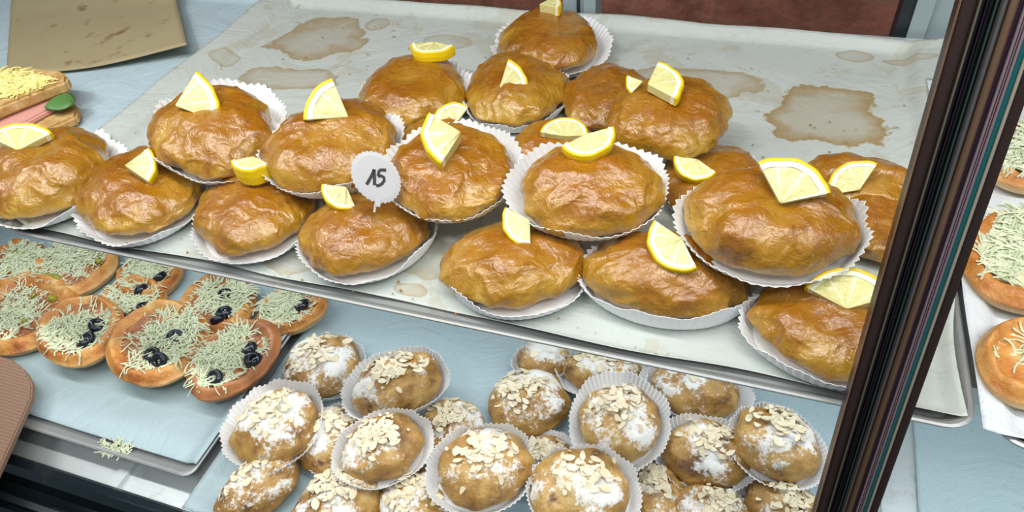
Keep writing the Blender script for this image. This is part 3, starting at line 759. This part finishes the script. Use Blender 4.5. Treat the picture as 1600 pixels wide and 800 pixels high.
# ------------------------------------------------------------------ mini pizzas
def pizza(px, py, wpx, hpx, z0, label, seed, olives=2, peppers=0, tilt=0, rot=0, crust='crust', group='mini pizzas on the lower tray', n=1150, name='mini_pizza', cheese='cheese', off=None, cr=.78, lean=0):
    base, a, b, h = solve(px, py, wpx, hpx, z0, .24, tilt)
    m = frame_for(base, tilt, rot, lean); base.z += (.02 if tilt else 0)
    root = empty(name, base, m); tag(root, label, 'pizza' if name == 'mini_pizza' else 'bread', group)
    h = .020
    if off is None: off = (.12 * math.sin(seed * 2.3), .12 * math.cos(seed * 1.7))
    def prof(r): # height across the bread: puffed rim, shallow middle
        if r > 1: return 0
        rim = math.exp(-((r - .84) / .15) ** 2)
        return h * (.55 + .40 * rim) * (1 - max(0, r - .80) ** 2 * 10) 
    nu, nv = 90, 40
    def P(i, j):
        th = 2 * math.pi * i / nu; v = j / (nv - 1)
        k = 1 + .07 * nz((math.cos(th), math.sin(th), 0), 1.1, seed)
        if v < .25: r = v / .25 * .92; z = 0
        elif v < .45:
            q = (v - .25) / .2; r = .92 + .08 * math.sin(q * math.pi / 2); z = h * .5 * q
        else:
            r = 1 - (v - .45) / .55; z = max(h * .5 * (1 if r > .97 else 0), prof(r)) 
        z *= 1 + .25 * nz((math.cos(th) * r, math.sin(th) * r, 0), 3, seed) if v >= .25 else 1
        return V((math.cos(th) * r * a * k, math.sin(th) * r * b * k, z))
    grid('crust', P, nu, nv, M[crust], root, closed_u=True)
    def S(i, j):
        th = 2 * math.pi * i / 60; r = (.70 if name == 'mini_pizza' else .84) * j / 11; q = V((math.cos(th) * r, math.sin(th) * r, 0)); k = 1 + .12 * nz(q, 2, seed + 2) * (j / 11)
        return V((q.x * a * k, q.y * b * k, h * .64 + .0028 * (1 - (r / .70) ** 3) + .0015 * nz(q, 6, seed)))
    grid('topping', S, 60, 12, M['sauce'] if name == 'mini_pizza' else (M['melt'] if n > 200 else M[crust]), root, closed_u=True)
    zf = lambda x, y: (prof(math.hypot(x / a, y / b)) * .95 + .0012) if math.hypot(x / a, y / b) < .98 else .003
    shreds(n, zf, a * cr, seed + 1, M[cheese], root, ry=b * cr, cx=off[0] * a, cy=off[1] * a, zr=.010, wd=.00075, length=.021, sharp=.55)
    rnd = random.Random(seed)
    for k in range(olives + peppers):
        ang = rnd.uniform(3.4, 6.8) if k < olives else rnd.uniform(0, 6.28); rr = rnd.uniform(.30, .62); bm = bmesh.new()
        if k < olives:
            # ring of olive: torus-like slice
            n1, n2 = 14, 8; R1, R2 = .0062, .0036; vv = []
            for i in range(n1):
                for j in range(n2):
                    t1 = 2 * math.pi * i / n1; t2 = 2 * math.pi * j / n2
                    vv.append(bm.verts.new(((R1 + R2 * math.cos(t2)) * math.cos(t1), (R1 + R2 * math.cos(t2)) * math.sin(t1), R2 * 1.2 * math.sin(t2))))
            for i in range(n1):
                for j in range(n2): bm.faces.new((vv[i * n2 + j], vv[((i + 1) % n1) * n2 + j], vv[((i + 1) % n1) * n2 + (j + 1) % n2], vv[i * n2 + (j + 1) % n2]))
            o = from_bm('olive_ring', bm, M['olive'], root, True)
        else:
            box_bm(bm, -.006, .006, -.004, .004, -.002, .002); bmesh.ops.bevel(bm, geom=bm.edges[:], offset=.0015, segments=2, affect='EDGES'); o = from_bm('pepper_slice', bm, M['pickle'], root, True)
        x, y = math.cos(ang) * rr * a, math.sin(ang) * rr * b
        o.location = (x, y, zf(x, y) + .0040); o.rotation_euler = (rnd.uniform(-.6, .6), rnd.uniform(-.6, .6), rnd.uniform(0, 3))
    return root
ZP = ZL + .0035
PZ = [
 (25, 418, 100, 96, 31, 0, 3, 0, 0, 'crust', 'cheese mini pizza cut by the left edge, right below the upper tray'),
 (38, 492, 160, 104, 32, 0, 3, 0, 0, 'crust', 'large cheese mini pizza with green pepper at the left edge, front row'),
 (120, 418, 128, 90, 33, 0, 3, 0, 0, 'crust', 'cheese mini pizza with pepper bits, second along the back row'),
 (236, 436, 100, 66, 34, 1, 0, 0, 0, 'crust', 'mini pizza with a thick yellow crust mostly under the upper tray'),
 (206, 482, 112, 84, 35, 3, 0, 0, 0, 'crust', 'mini pizza heaped with cheese wedged in the middle of the pizzas'),
 (340, 480, 124, 92, 36, 3, 0, 0, 0, 'crust', 'round olive mini pizza above the brown oval one'),
 (458, 488, 112, 66, 37, 1, 0, 0, 0, 'crust', 'rightmost mini pizza, partly under the upper tray, bare golden front crust'),
 (142, 535, 122, 112, 38, 3, 0, 4, 0, 'crust', 'mini pizza with olives at the tray front, left of the big round one'),
 (260, 552, 148, 124, 39, 3, 0, 4, 0, 'crust', 'big round mini pizza with long loose cheese threads at the tray front'),
 (378, 580, 156, 92, 40, 4, 0, 4, 18, 'browncrust', 'brown oval olive bread beside the almond buns'),
]
for px, py, ww, hh, seed, ol, pe, tilt, rot, cr_, lab in PZ:
    pizza(px, py, ww, hh, ZP, lab, seed, ol, pe, tilt, rot, cr_)
RZ = [(1600, 255, 130, 140, 51, 'herb cheese bread farthest back on the right tray'), (1600, 412, 190, 150, 52, 'herb cheese bread heaped with melted cheese in the middle of the right tray'),
      (1604, 575, 150, 160, 53, 'brown speckled bread with few cheese shreds nearest on the right tray')]
for px, py, ww, hh, seed, lab in RZ:
    pizza(px, py, ww, hh, ZS + .008, lab, seed, 0, 0, 0, 0, 'crust' if seed != 53 else 'crust', 'herb cheese breads on the right tray', 2400 if seed != 53 else 110, 'cheese_bread', off=(-.05, .05), cr=.80 if seed != 53 else .45)

# ------------------------------------------------------------------ toast sandwich
def slab_poly(name, pts, z0, z1, mat, parent, org, bev=.003, smooth=False):
    bm = bmesh.new(); lo = [bm.verts.new(V((p.x, p.y, z0)) - org) for p in pts]
    f = bm.faces.new(lo); ex = bmesh.ops.extrude_face_region(bm, geom=[f]); 
    for v in ex['geom']:
        if isinstance(v, bmesh.types.BMVert): v.co.z += z1 - z0
    bmesh.ops.recalc_face_normals(bm, faces=bm.faces[:])
    if bev: bmesh.ops.bevel(bm, geom=bm.edges[:], offset=bev, segments=3, affect='EDGES')
    return from_bm(name, bm, mat, parent, smooth)
org = at(30, 190, ZS + .002); sw = empty('toast_sandwich', org); tag(sw, 'toast sandwich with ham, leaf and grated cheese at the left edge', 'sandwich')
def toast():
    t = NT('toasted_bread'); c = t.ramp(t.noise(60, 5, .65), [(.3, srgb(170, 128, 66)), (.5, srgb(198, 158, 98)), (.7, srgb(222, 196, 142))])
    return t.set(Base_Color=c, Roughness=.75, Normal=t.bump(t.noise(220, 5, .7), .6, .002))
M['toast'] = toast()
zb = ZS + .003
P2 = lambda lst, z: [at(x, y, z) for x, y in lst]
slab_poly('bread_slice', P2([(-120, 172), (60, 150), (114, 158), (122, 168), (118, 182), (40, 216), (-60, 252)], zb + .012), zb, zb + .012, M['toast'], sw, org, .003)
ham = simple('ham_slice', srgb(214, 156, 146), .35, bump=.2, scale=80)
slab_poly('ham', P2([(-120, 158), (60, 128), (94, 140), (94, 152), (84, 166), (40, 190), (-60, 218)], zb + .020), zb + .0125, zb + .0200, ham, sw, org, .002)
# leaf: curved blade
leafm = simple('green_leaf', srgb(84, 128, 66), .45, bump=.3, scale=60)
lp = at(96, 158, zb + .022)
def LP(i, j):
    u = i / 11 * 2 - 1; v = j / 9; wv = math.sin(math.pi * min(1, v * .9 + .1)) ** .7
    return lp - org + V((-.014 + .034 * v, .017 * u * wv - .004, .006 * v - .003 * u * u + .004 * math.sin(v * 5)))
grid('lettuce_leaf', LP, 12, 10, leafm, sw, .0006)
tp = P2([(-130, 108), (40, 104), (97, 110), (105, 118), (103, 127), (60, 142), (0, 166), (-80, 200)], zb + .036)
slab_poly('bread_slice', tp, zb + .0215, zb + .036, M['toast'], sw, org, .003)
cc = at(18, 130, zb + .036) - org
def czf(x, y): return zb + .0365 - org.z
shreds(1900, czf, .066, 77, M['cheese_y'], sw, cx=cc.x, cy=cc.y, ry=.027, length=.018, wd=.0010, zr=.006)

# ------------------------------------------------------------------ kraft paper top left
def kp():
    L = [(18, -14), (10, 112), (90, 119), (150, 111), (240, 92), (296, 70), (285, 28), (272, -14)]
    left = [(20, -16), (15, 40), (10, 112)]; right = [(274, -16), (286, 30), (293, 70)]
    nx, ny = 30, 24; o_ = at(150, 50, ZS + .004)
    def P(i, j):
        u = i / (nx - 1); v = j / (ny - 1)
        lx, ly = 20 - 10 * v, -30 + 142 * v; rx, ry = 268 + 24 * v, -30 + 100 * v
        px = lx + (rx - lx) * u; py = ly + (ry - ly) * u + 14 * math.sin(u * math.pi) * v * (.6 + .6 * (1 - u))
        z = ZS + .005 + .012 * max(0, 1 - v * 3) + .010 * max(0, v - .4) * (u ** 1.5) + .012 * u ** 3
        return at(px, py, z) - o_
    o = grid('paper_bag', P, nx, ny, M['kraft'], None, .0012); o.location = o_; tag(o, 'flat brown kraft paper bag lying behind the toast sandwich', 'paper bag')
kp()

# brown ribbed board at the left foreground
def brown_board():
    t = NT('brown_ribbed_leather')
    w1 = t.n('TexWave', i_Scale=90.0, i_Distortion=2.0); w1.bands_direction = 'Y'; t.t.links.new(t.vec, w1.inputs[0])
    c = t.mix(w1.outputs['Fac'], srgb(128, 98, 80), srgb(140, 110, 92))
    return t.set(Base_Color=c, Roughness=.6, Normal=t.bump(w1.outputs['Fac'], .4, .002))
zz = .83
pts = [at(x, y, zz) for x, y in ((-260, 640), (-120, 545), (-10, 553), (20, 562), (40, 578), (50, 598), (49, 620), (38, 645), (2, 725), (-60, 860), (-260, 860))]
o_ = at(0, 640, zz)
bo = slab_poly('ribbed_board', pts, zz - .008, zz, brown_board(), None, o_, .0015); bo.location = o_; tag(bo, 'brown finely ribbed board with rounded corner over the front rail', 'board')

# ------------------------------------------------------------------ spilled cheese and crumbs
sp_ = at(180, 700, ZL + .004)
o = shreds(110, lambda x, y: 0.0, .022, 5, M['cheese'], None, 'spilled_cheese', .010, .0006, .003, ry=.012); o.location = sp_; tag(o, 'small heap of spilled grated cheese on the lower tray lip', 'grated cheese', None, 'stuff')
def crumbs():
    rnd = random.Random(4); bm = bmesh.new()
    for _ in range(90):
        px, py = rnd.choice([(rnd.uniform(330, 760), rnd.uniform(15, 120)), (rnd.uniform(1000, 1440), rnd.uniform(80, 250)), (rnd.uniform(60, 1100), 0)])
        if py == 0: py = 366 + .21 * px - rnd.uniform(24, 60)
        p = at(px, py, ZS + .004); r = bmesh.ops.create_icosphere(bm, subdivisions=1, radius=rnd.uniform(.0004, .0012))['verts']
        for v in r: v.co = V((v.co.x * rnd.uniform(.7, 1.5), v.co.y, v.co.z * .6)) + p - at(700, 200, ZS + .004)
    o = from_bm('pastry_crumbs', bm, simple('brown_crumb', srgb(150, 104, 52), .7)); o.location = at(700, 200, ZS + .004)
    tag(o, 'brown pastry crumbs scattered over the stained baking paper', 'crumbs', None, 'stuff')
crumbs()
